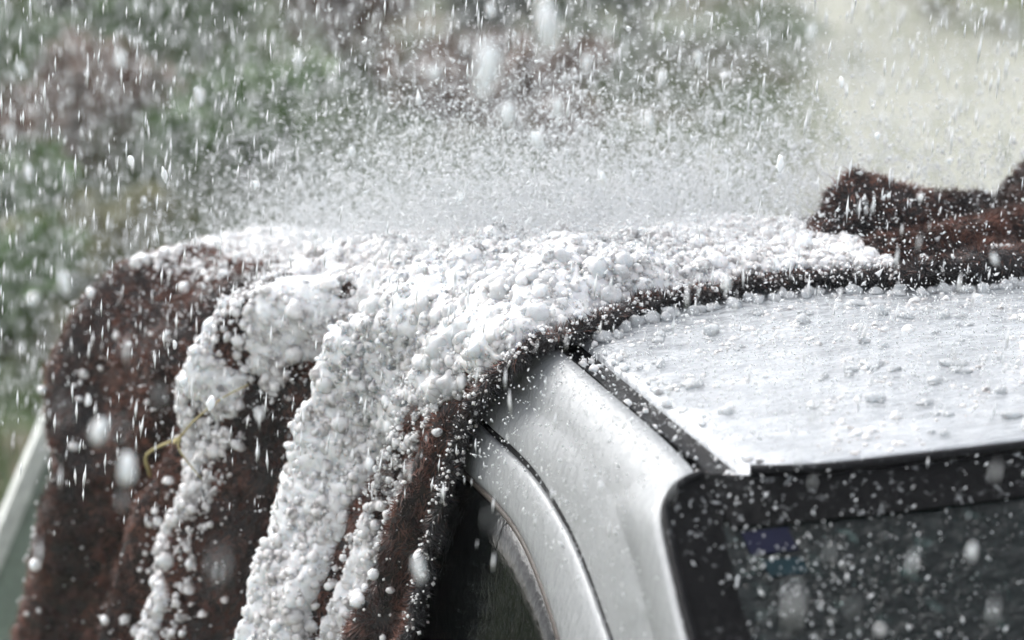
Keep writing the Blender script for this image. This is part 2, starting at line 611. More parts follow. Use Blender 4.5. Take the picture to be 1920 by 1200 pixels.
# black roof channel (drip gutter) on both sides
ys = np.linspace(-.014, 1.32, 80)
prof = [(.001, -.001), (.004, -.009), (.012, -.011), (.030, -.010), (.036, -.004)]
Vd = np.stack([np.column_stack([np.full(80, px), ys, roofz(np.full(80, .3), ys) - float(crown(.3)) + dz]) for px, dz in prof], 1)
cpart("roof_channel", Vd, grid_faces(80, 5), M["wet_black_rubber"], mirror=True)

# roof rail running down into the windshield pillar
ST = [  # inner edge, crease, outer seam
    ((0, 1.30, 1.45), (-.043, 1.30, 1.400), (-.066, 1.30, 1.354)),
    ((0, .80, 1.45), (-.043, .80, 1.400), (-.066, .80, 1.354)),
    ((0, .46, 1.45), (-.042, .46, 1.398), (-.065, .46, 1.354)),
    ((0, .28, 1.45), (-.043, .32, 1.401), (-.064, .36, 1.356)),
    ((-.001, .15, 1.45), (-.046, .23, 1.403), (-.065, .273, 1.354)),
    ((-.004, .06, 1.45), (-.051, .140, 1.399), (-.069, .183, 1.341)),
    ((-.012, -.002, 1.449), (-.053, .095, 1.396), (-.072, .14, 1.331)),
    ((-.043, -.026, 1.4425), (-.058, .070, 1.389), (-.075, .106, 1.321)),
    ((-.061, -.045, 1.431), (-.064, .037, 1.380), (-.078, .075, 1.311)),
    ((-.069, -.071, 1.416), (-.070, -.006, 1.365), (-.081, .047, 1.301)),
    ((-.077, -.117, 1.390), (-.076, -.045, 1.345), (-.085, .007, 1.286)),
    ((-.085, -.167, 1.361), (-.082, -.090, 1.318), (-.091, -.045, 1.266)),
    ((-.115, -.40, 1.235), (-.118, -.34, 1.20), (-.125, -.30, 1.15)),
    ((-.155, -.72, 1.04), (-.160, -.68, 1.02), (-.165, -.66, 1.00)),
]
ST = np.array(ST)
ncs = 70
I_ = spline(ST[:, 0], ncs); K_ = spline(ST[:, 1], ncs); S_ = spline(ST[:, 2], ncs)
def drop(Pc):
    Pc = Pc.copy()
    Pc[:, 2] += roofz(np.full(len(Pc), .3), Pc[:, 1]) - roofz(np.full(len(Pc), .3), np.minimum(Pc[:, 1], .5))
    return Pc
I_, K_, S_ = drop(I_), drop(K_), drop(S_)
outw = np.array([-.75, -.15, .64])
sec = []
sec.append(I_ + np.array([.003, 0, -.006]))
for t in np.linspace(0, 1, 7):
    bul = 4 * t * (1 - t) * .010
    rnd = -.0025 * (t < .01)
    pil = sstep(.03, -.06, I_[:, 1])[:, None]      # below the roof corner the pillar rolls over towards the glass
    roll = np.array([-1, 0, .1]) * (4 * t * (1 - t) * .006) * pil
    sec.append(I_ * (1 - t) + K_ * t + outw * bul * (1 - pil) + roll + np.array([0, 0, rnd]))
for t in (.04, .2, .4, .6, .8, .97, 1):
    sec.append(K_ * (1 - t) + S_ * t + np.array([-.96, 0, .28]) * (4 * t * (1 - t) * .003))
sec.append(S_ + np.array([.003, 0, -.003]))
sec.append(S_ + np.array([.016, 0, -.004]))
Vrail = np.stack(sec, 1)
cpart("roof_rail", Vrail, grid_faces(ncs, len(sec)), M["paint"], mirror=True)

# door: frame, seals, glass on the leaning side plane  X = -.045 - .30 (1.42 - z)
def sidex(z):
    return -.045 - .30 * (1.42 - z)
SEAM = ST[1:, 2]
GL = np.array([(-.084, .80, 1.293), (-.083, .468, 1.293), (-.082, .359, 1.295), (-.084, .277, 1.290), (-.089, .204, 1.273), (-.099, .115, 1.242), (-.112, .03, 1.196), (-.130, -.10, 1.135), (-.150, -.30, 1.07), (-.168, -.52, 1.01)])
D0 = spline(SEAM, 60); D0 = D0[::1]
G0 = spline(GL, 60)
off = np.zeros_like(D0); tn = np.gradient(D0, axis=0); tn /= np.linalg.norm(tn, axis=1)[:, None]
inw = np.cross(np.array([-.958, 0, .287]), tn); inw /= np.linalg.norm(inw, axis=1)[:, None]
if inw[10, 2] > 0:
    inw = -inw
gap = .0090
D1 = D0 + inw * gap
nrm = np.array([-.958, 0, .287])
# dark seam between body and door
Vs = np.stack([D0 + inw * -.003 + nrm * -.0045, D0 + inw * .004 + nrm * -.0035, D1 + inw * .003 + nrm * -.0045], 1)
cpart("door_seam_seal", Vs, grid_faces(60, 3), M["wet_black_rubber"], mirror=True)
# door window frame: turned in at both edges, softly bulged
fr = [D1 + nrm * -.006, D1 + nrm * -.0015, D1 + inw * .0015 + nrm * .0005]
for t in np.linspace(.08, .92, 7):
    fr.append(D1 * (1 - t) + G0 * t + nrm * (.0015 + .010 * t * (1 - t)))
fr += [G0 + nrm * .000, G0 + nrm * -.008]
cpart("door_frame", np.stack(fr, 1), grid_faces(60, len(fr)), M["paint"], mirror=True)
# grey trim round the glass
tg = np.gradient(G0, axis=0); tg /= np.linalg.norm(tg, axis=1)[:, None]
inw2 = np.cross(nrm, tg); inw2 /= np.linalg.norm(inw2, axis=1)[:, None]
if inw2[10, 2] > 0:
    inw2 = -inw2
tr = [G0 + nrm * -.003, G0 + inw2 * .001 + nrm * .001, G0 + inw2 * .005 + nrm * .0012, G0 + inw2 * .008 + nrm * -.002, G0 + inw2 * .009 + nrm * -.007]
cpart("window_trim", np.stack(tr, 1), grid_faces(60, 5), M["trim_grey"], mirror=True)
# side glass
bot = G0 + inw2 * .007; bot = bot.copy()
lowv = bot.copy(); lowv[:, 2] = .985; lowv[:, 0] = sidex(.985)
gl_rows = [bot * (1 - t) + lowv * t - np.array([-.958, 0, .287]) * .006 for t in np.linspace(0, 1, 8)]
Vgl = np.stack(gl_rows, 1)
Vin = Vgl + np.array([.004, 0, -.001])
Vsw = np.concatenate([Vgl, Vin[:, ::-1]], 1)
cpart("side_window", Vsw, shell_out(Vsw, grid_faces(60, 16, True)), M["door_glass"], mirror=True)

# windshield, gently bowed
c30, s30 = math.cos(R(30)), math.sin(R(30))
def wsp(X, s, h=0.):
    X = np.asarray(X, float); s = np.asarray(s, float)
    return np.stack([X + 0 * s, -.03 - s * c30 - bowk(np.clip(X, 0, CW)) - h * s30, 1.44 - s * s30 + crown(np.clip(X, 0, CW)) + h * c30], -1)
EDGE = np.array([(-.006, -.020), (-.026, -.014), (-.043, -.003), (-.056, .017), (-.063, .047), (-.072, .10), (-.080, .158), (-.11, .42), (-.15, .80)])
ED = spline(EDGE, 50)
us = np.linspace(0, 1, 60)
top_s = lambda X: -.004 - .016 * np.clip(1 - np.minimum(X, CW - X) / .12, 0, 1) ** 2
Vw = []
for (ex, es) in ED:
    X = ex + (CW - 2 * ex) * us
    s = np.full(60, es)
    s = np.maximum(s, top_s(X))
    Vw.append(wsp(X, s))
Vw = np.array(Vw)
under = Vw + np.array([0, .0025, -.0043])
nW = Vw.shape[0]
Fw1 = grid_faces(nW, 60)
Vws = np.vstack([Vw.reshape(-1, 3), under.reshape(-1, 3)])
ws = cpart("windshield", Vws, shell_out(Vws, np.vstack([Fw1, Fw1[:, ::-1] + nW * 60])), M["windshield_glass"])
# printed black border just under the outer face is built as its own band
def band(inset_x, inset_top):
    out = []
    for (ex, es) in ED:
        e = max(es, -.012)
        f = min(1, max(0, (es + .02) / .06))
        out.append([wsp(ex + .002, es + .001, .0016), wsp(ex + .45 * inset_x, e + .45 * inset_top * (1 - f), .0018), wsp(ex + inset_x, max(e, 0) + inset_top * (1 - f), .0016)])
    return np.array(out)
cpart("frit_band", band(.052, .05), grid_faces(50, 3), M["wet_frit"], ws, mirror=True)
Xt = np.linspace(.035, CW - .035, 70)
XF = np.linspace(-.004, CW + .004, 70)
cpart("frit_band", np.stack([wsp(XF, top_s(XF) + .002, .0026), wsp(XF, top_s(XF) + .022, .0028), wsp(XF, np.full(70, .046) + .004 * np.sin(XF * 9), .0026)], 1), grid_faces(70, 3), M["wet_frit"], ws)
# rubber strip between header and glass, bright bead on its lip
tube_pts = wsp(Xt, top_s(Xt) - .004, .0035) - CX
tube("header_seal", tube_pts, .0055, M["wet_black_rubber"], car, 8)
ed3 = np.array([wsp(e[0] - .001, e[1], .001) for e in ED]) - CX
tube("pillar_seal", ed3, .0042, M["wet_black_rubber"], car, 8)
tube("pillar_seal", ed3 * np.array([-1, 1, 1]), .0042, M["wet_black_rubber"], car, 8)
# stickers inside the corner of the glass
for nm, x0, x1, s0, s1, mt in (("sticker", .004, .046, .052, .078, "sticker_blue"), ("sticker", .012, .046, .086, .104, "sticker_teal")):
    Xq = np.linspace(x0, x1, 5); sq = np.linspace(s0, s1, 4)
    A, B = np.meshgrid(Xq, sq, indexing='ij')
    cpart(nm, wsp(A, B, .0012), grid_faces(5, 4), M[mt], ws)

# cabin seen through the glass
def cbox(name, lo, hi, mat, bev=.03, rot=None):
    me = boxmesh(name, [lo[0] - CX[0], lo[1], lo[2]], [hi[0] - CX[0], hi[1], hi[2]], bev)
    return obj(name, me, M[mat], car)
cbox("dashboard", (-.10, -.62, .70), (1.26, -.30, .985), "cabin_trim", .05)
cbox("cabin_floor", (-.10, -.60, .30), (1.26, 1.5, .36), "cabin_trim", .01)
cbox("headliner", (.03, .05, 1.395), (1.13, .62, 1.415), "cabin_trim", .004)
cbox("sun_visor", (.10, -.005, 1.395), (.50, .10, 1.412), "pale_trim", .006)
cbox("rear_bulkhead", (-.06, 1.25, .36), (1.22, 1.30, 1.22), "cabin_trim", .01)
for sx in (.02, .64):
    cbox("seat", (sx, .15, .38), (sx + .5, .65, .60), "seat_fabric", .07)
    cbox("seat_back", (sx + .02, .58, .52), (sx + .48, .72, 1.16), "seat_fabric", .06)
    cbox("headrest", (sx + .12, .60, 1.19), (sx + .38, .70, 1.36), "seat_fabric", .04)
th = np.linspace(0, 2 * math.pi, 33)
sw = np.column_stack([.88 + .18 * np.cos(th) - CX[0], -.20 - .09 * np.sin(th), 1.0 + .155 * np.sin(th)])
tube("steering_wheel", sw, .014, M["cabin_trim"], car, 8)
mirror_pts = [(.52 - CX[0], -.16, 1.35), (.64 - CX[0], -.16, 1.35)]
cbox("rear_view_mirror", (.47, -.20, 1.32), (.69, -.17, 1.385), "cabin_trim", .012)

# lower body: flanks, bonnet, wheels
prof = np.array([(-1.80, .30), (-1.88, .45), (-1.86, .70), (-1.74, .86), (-1.30, .95), (-.74, 1.02), (-.60, 1.00), (1.45, 1.00), (2.05, .98), (2.20, .88), (2.24, .45), (2.15, .30)])
cen = prof
hw = [.62, .74, .80, .80, .78, .73, .75, .755, .72, .70, .74, .66]
cols = []
for (y, z), h in zip(prof, hw):
    wid = h
    cols.append([(CW / 2 - wid - .05, y, .28), (CW / 2 - wid - .07, y, min(z, .62)), (CW / 2 - wid, y, z - .012), (CW / 2 - wid + .03, y, z), (CW / 2 + wid - .03, y, z), (CW / 2 + wid, y, z - .012), (CW / 2 + wid + .07, y, min(z, .62)), (CW / 2 + wid + .05, y, .28)])
cols = np.array(cols)
keepc = cols.copy()
cpart("lower_body", np.concatenate([keepc[:7]], 0), grid_faces(7, 8), M["paint"])
side = keepc[6:][:, [0, 1, 2]]
cpart("flank", side, grid_faces(len(side), 3), M["paint"], mirror=True)
cpart("boot_lid", keepc[7:][:, [2, 3, 4, 5]], grid_faces(len(keepc) - 7, 4), M["paint"])
for wy in (-1.15, 1.42):
    for wx in (-.20, CW + .20 - .0):
        a = np.linspace(0, 2 * math.pi, 32, endpoint=False)
        sgn = -1 if wx < 0 else 1
        rings = [(.20, -.0), (.30, -.01), (.315, .04), (.315, .15), (.30, .19)]
        Vt = np.array([[(wx - sgn * dx - CX[0] + sgn * .02, wy + rr * math.cos(q), .315 + rr * math.sin(q)) for q in a] for rr, dx in rings])
        wh = obj("wheel", np_mesh("wheel", Vt, grid_faces(5, 32, True)), M["tyre"], car)
        Vr_ = np.array([[(wx - sgn * dx - CX[0] + sgn * .02, wy + rr * math.cos(q), .315 + rr * math.sin(q)) for q in a] for rr, dx in [(.02, .01), (.12, .02), (.18, .015), (.202, .0)]])
        obj("rim", np_mesh("rim", Vr_, grid_faces(4, 32, True)), M["wheel_metal"], wh)

# ------------------------------------------------------------------ blanket: cover surface in (q, w)
# q = arc length across the car (0 at the shoulder, + over the roof, - down the flank), w = distance back
TURN = math.atan2(.958, .287)
def cover(q, w):
    q = np.asarray(q, float); w = np.asarray(w, float); q, w = np.broadcast_arrays(q, w)
    RR = .13; w0 = 1.32
    ph = np.clip((w - w0) / RR, 0, math.pi / 2); ext = np.maximum(0, w - w0 - RR * math.pi / 2)
    Y = np.where(w < w0, w, w0 + RR * np.sin(ph)); ins = np.where(w < w0, 0, RR * (1 - np.cos(ph)) + ext)
    Xs = -.005 - .165 * sstep(.5, 1.35, w)
    r = .075 + .165 * sstep(.6, 1.3, w)
    zt = roofz(Xs, np.minimum(w, w0)) + .012
    La = r * TURN
    a = np.clip(-q / r, 0, TURN)
    dl = np.maximum(0, -q - La)
    X = np.where(q >= 0, Xs + q, Xs - r * np.sin(a) - .287 * dl * (1 - .55 * sstep(.85, 1.35, w)))
    Z = np.where(q >= 0, roofz(Xs + q, np.minimum(w, w0)) + .012, zt - r * (1 - np.cos(a)) - .958 * dl)
    nx_ = np.where(q >= 0, 0, -np.sin(a)); nz_ = np.where(q >= 0, 1, np.cos(a))
    X = X - nx_ * ins; Z = Z - nz_ * ins
    c = np.cos(ph); s = np.sin(ph)
    return np.stack([X, Y, Z], -1), np.stack([nx_ * c, s, nz_ * c], -1)

def pl(q, pts):
    p = np.array(sorted(pts))
    return np.interp(q, p[:, 0], p[:, 1])

# folds hanging down the flank: centre line (q, w), front width, back width, height
FOLDS = [
    ([(-.05, .62), (-.14, .69), (-.22, .715), (-.30, .712), (-.43, .708), (-.53, .704), (-.8, .70)], .060, .018, .046),   # big ridge that holds the main hail stream
    ([(-.10, .52), (-.185, .545), (-.265, .585), (-.35, .62), (-.45, .64), (-.6, .64)], .030, .025, .018),
    ([(-.12, .47), (-.25, .50), (-.35, .52), (-.45, .545), (-.6, .57)], .020, .018, .022),
    ([(-.10, .462), (-.25, .470), (-.45, .49), (-.6, .50)], .015, .018, -.028),
    ([(-.05, .78), (-.15, .87), (-.21, .885), (-.31, .885), (-.39, .893), (-.48, .905), (-.6, .90)], .050, .030, .036),
    ([(-.1, .76), (-.2, .785), (-.3, .79), (-.5, .79), (-.7, .79)], .028, .032, -.055),
    ([(-.12, .89), (-.213, .915), (-.272, .935), (-.415, .975), (-.505, .99), (-.6, 1.0)], .030, .020, .044),
    ([(-.15, .97), (-.23, 1.0), (-.318, 1.01), (-.443, 1.056), (-.6, 1.07)], .035, .040, -.070),
    ([(-.1, 1.2), (-.285, 1.25), (-.42, 1.17), (-.55, 1.2), (-.7, 1.24)], .06, .06, .05),
    ([(-.38, 1.31), (-.47, 1.30), (-.56, 1.33)], .05, .09, -.03),
]
def fold(q, w):
    g = sstep(.0, -.16, q)
    f = 0
    for pts, wf, wb, amp in FOLDS:
        d = w - pl(q, pts)
        f = f + amp * np.where(d < 0, np.exp(-(d / wf) ** 2), np.exp(-(d / wb) ** 2))
    # soft wrinkles over the roof part near the hem
    P = np.stack([q, w, 0 * q], -1)
    wr = .006 * noise3(P * np.array([1, .6, 1]), 16, 41) + .003 * noise3(P, 45, 42)
    return f * g + wr

HEM = [(1.1, .41), (.58, .41), (.435, .42), (.325, .46), (.258, .464), (.19, .46), (.123, .45), (.065, .418), (.0, .386), (-.06, .380), (-.107, .414), (-.147, .438), (-.185, .442), (-.245, .434), (-.307, .434), (-.395, .416), (-.6, .40), (-.8, .40)]
def hem(q):
    return pl(q, HEM)

def cloth(q, w, lift=0.0):
    P, Nn = cover(q, w)
    fade = sstep(0, .03, w - hem(q)) * .9 + .1
    return P + Nn * (fold(q, w) * fade + lift)[..., None], Nn

def surf_normals(V):
    du = np.gradient(V, axis=0); dv = np.gradient(V, axis=1)
    n = np.cross(du, dv)
    n /= np.linalg.norm(n, axis=-1)[..., None] + 1e-9
    return n

blanket = empty("blanket", (0, .8, 0))
BX = np.array([0, .8, 0])
tag(blanket, "brown long-pile blanket draped over the car roof and flank, loaded with hail", "blanket")

nq, nw = 300, 170
qq = np.linspace(-.80, 1.12, nq)
tt = np.linspace(0, 1, nw)
Qg, Tg = np.meshgrid(qq, tt, indexing='ij')
Wg = hem(Qg) + Tg * (1.72 - hem(Qg))
Vc, Nc = cloth(Qg, Wg)
NS = surf_normals(Vc)
if (NS * Nc).sum() < 0:
    NS = -NS
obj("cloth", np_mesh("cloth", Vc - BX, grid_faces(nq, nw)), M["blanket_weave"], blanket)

# thick rolled hem
hq = np.linspace(-.80, 1.12, 200)
hp, hn = cloth(hq, hem(hq) + .004)
hrad = (.0066 + .010 * sstep(.36, .50, hq)) * (1 + .22 * noise3(np.column_stack([hq, 0 * hq, 0 * hq]), 60, 8))
hp = hp + hn * (hrad * .35 - .002)[:, None] + np.array([0, -.004, 0])
Vh, _, Fh, _ = sweep(hp, hrad, 10)
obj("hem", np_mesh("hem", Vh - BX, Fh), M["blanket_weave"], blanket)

# gathered folds standing up on the roof, right
def lobe(path, heights, thick, lean, nsec=11):
    """upright fold: inverted U section swept along path"""
    path = spline(path, 60)
    h = np.interp(np.linspace(0, 1, 60), np.linspace(0, 1, len(heights)), heights)
    h = np.convolve(np.pad(h, 3, mode='edge'), np.ones(7) / 7, 'valid')
    a = np.linspace(0, math.pi, nsec)
    t = np.gradient(path, axis=0); t /= np.linalg.norm(t, axis=1)[:, None]
    side = np.cross(t, np.array([0, 0, 1.])); side /= np.linalg.norm(side, axis=1)[:, None]
    V = []
    for k in range(60):
        row = []
        for ang in a:
            sx = -math.cos(ang); up = math.sin(ang) ** .8
            row.append(path[k] + side[k] * (-sx) * thick * (1 - .45 * up) + side[k] * (-lean) * up * h[k] + np.array([0, 0, up * h[k] - .006]))
        V.append(row)
    V = np.array(V)
    V += .004 * np.stack([fbm(V, 30, 60 + i) for i in range(3)], -1)
    return V
LOB = []
def rp(x, y, dz=.012):
    return (x, y, float(roofz(np.float64(x), np.float64(y))) + dz)
LOB.append(lobe([rp(.385, .52), rp(.45, .515), rp(.55, .515), rp(.66, .53), rp(.80, .56)], [.004, .022, .032, .034, .036, .03], .022, .15))
LOB.append(lobe([rp(.405, .62), rp(.45, .60), rp(.52, .60), rp(.60, .605), rp(.70, .63)], [.003, .070, .088, .072, .058, .048, .040, .036], .030, .1))
LOB.append(lobe([rp(.56, .47), rp(.60, .51), rp(.65, .57), rp(.70, .62), rp(.78, .66)], [.008, .016, .030, .050, .072, .085], .030, .05))
LOB.append(lobe([rp(.41, .435), rp(.48, .425), rp(.56, .42), rp(.66, .42), rp(.80, .42)], [.003, .016, .026, .031, .033], .018, .1))
for V in LOB:
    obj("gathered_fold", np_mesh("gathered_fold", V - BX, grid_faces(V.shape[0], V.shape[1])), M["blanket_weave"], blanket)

# pile fibres
fib_p, fib_n = [], []
def sample_grid(V, n, flip=None):
    nu, nv = V.shape[:2]
    Nn = surf_normals(V)
    if flip is not None and (Nn * flip).sum() < 0:
        Nn = -Nn
    e1 = np.linalg.norm(V[1:, :-1] - V[:-1, :-1], axis=-1); e2 = np.linalg.norm(V[:-1, 1:] - V[:-1, :-1], axis=-1)
    pr = (e1 * e2).ravel(); pr = pr / pr.sum()
    k = rng.choice(len(pr), n, p=pr)
    i, j = k // (nv - 1), k % (nv - 1)
    u, v = rng.random(n)[:, None], rng.random(n)[:, None]
    P = V[i, j] * (1 - u) * (1 - v) + V[i + 1, j] * u * (1 - v) + V[i, j + 1] * (1 - u) * v + V[i + 1, j + 1] * u * v
    return P, Nn[i, j]
vis_i = qq < .05
P1, N1 = sample_grid(Vc[vis_i][:, :140], 165000, Nc[vis_i][:, :140])
fib_p.append(P1); fib_n.append(N1)
P2, N2 = sample_grid(np.concatenate([Vh, Vh[:, :1]], 1)[:160], 24000, np.concatenate([Vh, Vh[:, :1]], 1)[:160] - hp[:160, None])
fib_p.append(P2); fib_n.append(N2)
for V in LOB:
    c = V.mean(1, keepdims=True) - np.array([0, 0, .03])
    P3, N3 = sample_grid(V, 13000, V - c)
    fib_p.append(P3); fib_n.append(N3)
FP = np.vstack(fib_p); FN = np.vstack(fib_n)
nf = len(FP)
cl = np.stack([noise3(FP, 55, 80 + i) for i in range(3)], -1)          # wet clumping
fd = FN * .75 + cl * 1.2 + rng.normal(0, .33, (nf, 3)) + np.array([0, 0, -.35])
fd /= np.linalg.norm(fd, axis=1)[:, None]
fl = rng.uniform(.006, .015, nf)[:, None]
sdv = np.cross(fd, rng.normal(0, 1, (nf, 3))); sdv /= np.linalg.norm(sdv, axis=1)[:, None]
fw_ = rng.uniform(.0004, .0009, nf)[:, None]
Vf = np.stack([FP - sdv * fw_, FP + sdv * fw_, FP + fd * fl], 1).reshape(-1, 3)
# charcoal reverse tone picked by facing, painting in the shade of hem and folds
shade_fib = np.zeros(nf, bool)
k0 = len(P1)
shade_fib[k0:] = (FN[k0:, 2] < .45 + .25 * rng.normal(0, 1, nf - k0)) & (FN[k0:, 1] < .5)
shade_fib[k0:k0 + len(P2)] |= rng.random(len(P2)) < .55
Vf = Vf.reshape(-1, 3, 3)
for nm, msk, mt in (("pile", ~shade_fib, "wet_brown_pile"), ("shade_pile", shade_fib, "wet_shade_pile")):
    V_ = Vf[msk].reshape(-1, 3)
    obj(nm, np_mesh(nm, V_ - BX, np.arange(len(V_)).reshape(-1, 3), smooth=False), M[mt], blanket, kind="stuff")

# ------------------------------------------------------------------ hail
def ico(sub):
    import bmesh
    bm = bmesh.new()
    bmesh.ops.create_icosphere(bm, subdivisions=sub, radius=1)
    V = np.array([v.co[:] for v in bm.verts]); F = np.array([[v.index for v in f.verts] for f in bm.faces])
    bm.free()
    return V, F
def variants(sub, n, seed, rough=.16):
    V, F = ico(sub)
    g = np.random.default_rng(seed)
    out = []
    for k in range(n):
        s = g.uniform(.62, 1.18, 3)
        d = 1 + rough * fbm(V + k * 7.3, 1.3, seed + k, 2)
        tip = np.maximum(0, V @ (lambda d_: d_ / np.linalg.norm(d_))(g.normal(0, 1, 3))) ** 4
        d = d + (g.random() < .3) * .35 * tip
        out.append((V * d[:, None] * s, F))
    return out
VAR1 = variants(2, 12, 300, .30)     # 80 faces
VAR2 = variants(3, 18, 400, .28)     # 320 faces

def rotmats(n):
    q = rng.normal(0, 1, (n, 4)); q /= np.linalg.norm(q, axis=1)[:, None]
    a, b, c, d = q.T
    return np.stack([np.stack([1 - 2 * (c * c + d * d), 2 * (b * c - a * d), 2 * (b * d + a * c)], -1),
                     np.stack([2 * (b * c + a * d), 1 - 2 * (b * b + d * d), 2 * (c * d - a * b)], -1),
                     np.stack([2 * (b * d - a * c), 2 * (c * d + a * b), 1 - 2 * (b * b + c * c)], -1)], 1)

def stones(name, P, rad, var, mat, label=None, cat=None, parent=None):
    n = len(P)
    k = rng.integers(0, len(var), n)
    Rm = rotmats(n)
    VV, FF, o = [], [], 0
    for i, (V, F) in enumerate(var):
        s = np.where(k == i)[0]
        if not len(s):
            continue
        W = np.einsum('nij,vj->nvi', Rm[s], V) * rad[s][:, None, None] + P[s][:, None]
        VV.append(W.reshape(-1, 3))
        FF.append((F[None] + (np.arange(len(s)) * len(V))[:, None, None] + o).reshape(-1, 3))
        o += len(s) * len(V)
    ob = obj(name, np_mesh(name, np.vstack(VV), np.vstack(FF)), mat, parent, kind="stuff")
    if label:
        tag(ob, label, cat)
    return ob

# thickness of the hail cover over the blanket, and how densely stones lie
STREAM = [([(-.02, .59), (-.13, .62), (-.18, .635), (-.24, .668), (-.32, .678), (-.42, .675), (-.49, .672), (-.8, .67)],
           [(-.02, .17), (-.13, .105), (-.22, .062), (-.32, .048), (-.5, .046), (-.8, .046)], .022)]
def hail_h(q, w):
    d = w - hem(q)
    P = np.stack([q, w, 0 * q], -1)
    nz = .5 + .5 * fbm(P, 14, 91, 3)
    nz2 = .5 + .5 * fbm(P, 38, 93, 2)
    # roof load: thick behind the hem, thin towards the gathered folds at right
    front = sstep(-.002, .050, d + .018 * (nz2 - .5))
    right = 1 - .93 * sstep(.40, .50, q + .05 * (nz - .5))
    roof = (.034 - .022 * sstep(.05, .34, q)) * front * right * sstep(-.14, .03, q + .05 * (nz - .5)) * (.7 + .5 * nz)
    # the ridge of piled ice just behind the hem
    roof = roof * (1 + .35 * np.exp(-((d - .13) / .07) ** 2))
    # thin out toward the far left shoulder
    left = 1 - .80 * sstep(.84, 1.0, w) * sstep(.14, .0, q)
    roof = roof * left
    s = 0
    for cen, half, th in STREAM:
        c = pl(q, cen); hw_ = pl(q, half)
        e = np.abs(w - c) / hw_ + .22 * (nz2 - .5)
        s = s + th * sstep(1.05, .70, e) * sstep(.02, -.06, q) * (.75 + .5 * nz)
    # thin fused slush under the second stream and behind the hem
    c2 = pl(q, [(0, .80), (-.08, .80), (-.117, .83), (-.152, .872), (-.21, .895), (-.27, .905), (-.312, .905), (-.385, .905), (-.478, .915), (-.565, .91), (-.8, .91)])
    h2 = pl(q, [(0, .16), (-.13, .12), (-.2, .066), (-.32, .038), (-.42, .040), (-.6, .042)])
    P2_ = P * np.array([.5, 1, 1])
    m2 = .5 + .5 * fbm(P2_, 34, 195, 3)
    s2 = .013 * sstep(1.1, .5, np.abs(w - c2) / h2) * sstep(.40, .62, m2) * sstep(.03, -.04, q)
    c3 = pl(q, [(-.09, .50), (-.127, .516), (-.185, .538), (-.265, .560), (-.315, .578), (-.38, .59), (-.483, .60), (-.7, .60)])
    h3 = pl(q, [(-.09, .05), (-.2, .030), (-.4, .022), (-.7, .02)])
    s2 = np.maximum(s2, .012 * sstep(1.1, .5, np.abs(w - c3) / h3) * sstep(.38, .60, m2) * sstep(-.02, -.09, q))
    return np.maximum(np.maximum(roof, s), s2)
def hail_den(q, w):
    """probability of loose stones where the cover is thin"""
    P = np.stack([q, w, 0 * q], -1)
    nz = .5 + .5 * fbm(P * np.array([.55, 1, 1]), 30, 95, 3)
    den = 0
    # second stream, broken
    c = pl(q, [(0, .80), (-.08, .80), (-.117, .83), (-.152, .872), (-.21, .895), (-.27, .905), (-.312, .905), (-.385, .905), (-.478, .915), (-.565, .91), (-.8, .91)])
    hw_ = pl(q, [(0, .17), (-.13, .135), (-.2, .08), (-.32, .048), (-.42, .052), (-.6, .055)])
    den = np.maximum(den, 1.15 * sstep(1.15, .5, np.abs(w - c) / hw_) * sstep(.25, .55, nz) * sstep(.03, -.04, q))
    # clumps along the small fold behind the hem
    c = pl(q, [(-.09, .50), (-.127, .516), (-.185, .538), (-.265, .560), (-.315, .578), (-.38, .59), (-.483, .60), (-.7, .60)])
    hw_ = pl(q, [(-.09, .05), (-.2, .034), (-.4, .026), (-.7, .024)])
    den = np.maximum(den, 1.5 * sstep(1.3, .4, np.abs(w - c) / hw_) * sstep(.15, .45, nz) * sstep(-.02, -.09, q))
    # far left shoulder, strings of ice
    c = pl(q, [(-.2, 1.30), (-.13, 1.22), (-.09, 1.12), (-.05, 1.0), (0, .9)])
    den = np.maximum(den, .6 * sstep(.055, .015, np.abs(q + .07 - .02 * np.sin(w * 9))) * sstep(.45, .62, nz) * sstep(.82, .95, w))
    den = np.maximum(den, .9 * sstep(-.08, -.02, q) * sstep(.9, 1.0, w) * sstep(.3, .5, nz))
    # everything else catches a few
    den = np.maximum(den, .006 + .035 * sstep(.5, .8, nz))
    den = den * sstep(-.006, .008, w - hem(q))
    den = den * (1 - .8 * sstep(.36, .44, q))
    den = np.maximum(den, .9 * sstep(.36, .42, q) * sstep(.035, .05, w - hem(q)) * sstep(.085, .07, w - hem(q)) * sstep(.35, .5, nz))
    return den

# compact mass
nq2, nw2 = 440, 330
qa = np.linspace(-.80, .62, nq2); wa = np.linspace(.36, 1.5, nw2)
QA, WA = np.meshgrid(qa, wa, indexing='ij')
HA = hail_h(QA, WA)
PA, _ = cloth(QA, WA)
NAs = surf_normals(PA); NB = cover(QA, WA)[1]
NAs = np.where((NAs * NB).sum(-1, keepdims=True) < 0, -NAs, NAs)
NAs = NAs * .5 + NB * .5; NAs /= np.linalg.norm(NAs, axis=-1)[..., None]
lumps = .5 + .5 * fbm(np.stack([QA, WA, 0 * QA], -1), 110, 97, 2)
PM = PA + NAs * (np.where(HA > .006, HA + .000 + .008 * (lumps - .5), -.012))[..., None]
mass_faces = grid_faces(nq2, nw2)
mass_faces = mass_faces[(HA.ravel()[mass_faces] > .006).sum(1) >= 2]
mass = obj("packed_hail", np_mesh("packed_hail", PM, mass_faces), M["ice"], kind="stuff")
tag(mass, "packed white hail heaped on the blanket over roof and flank", "hail")

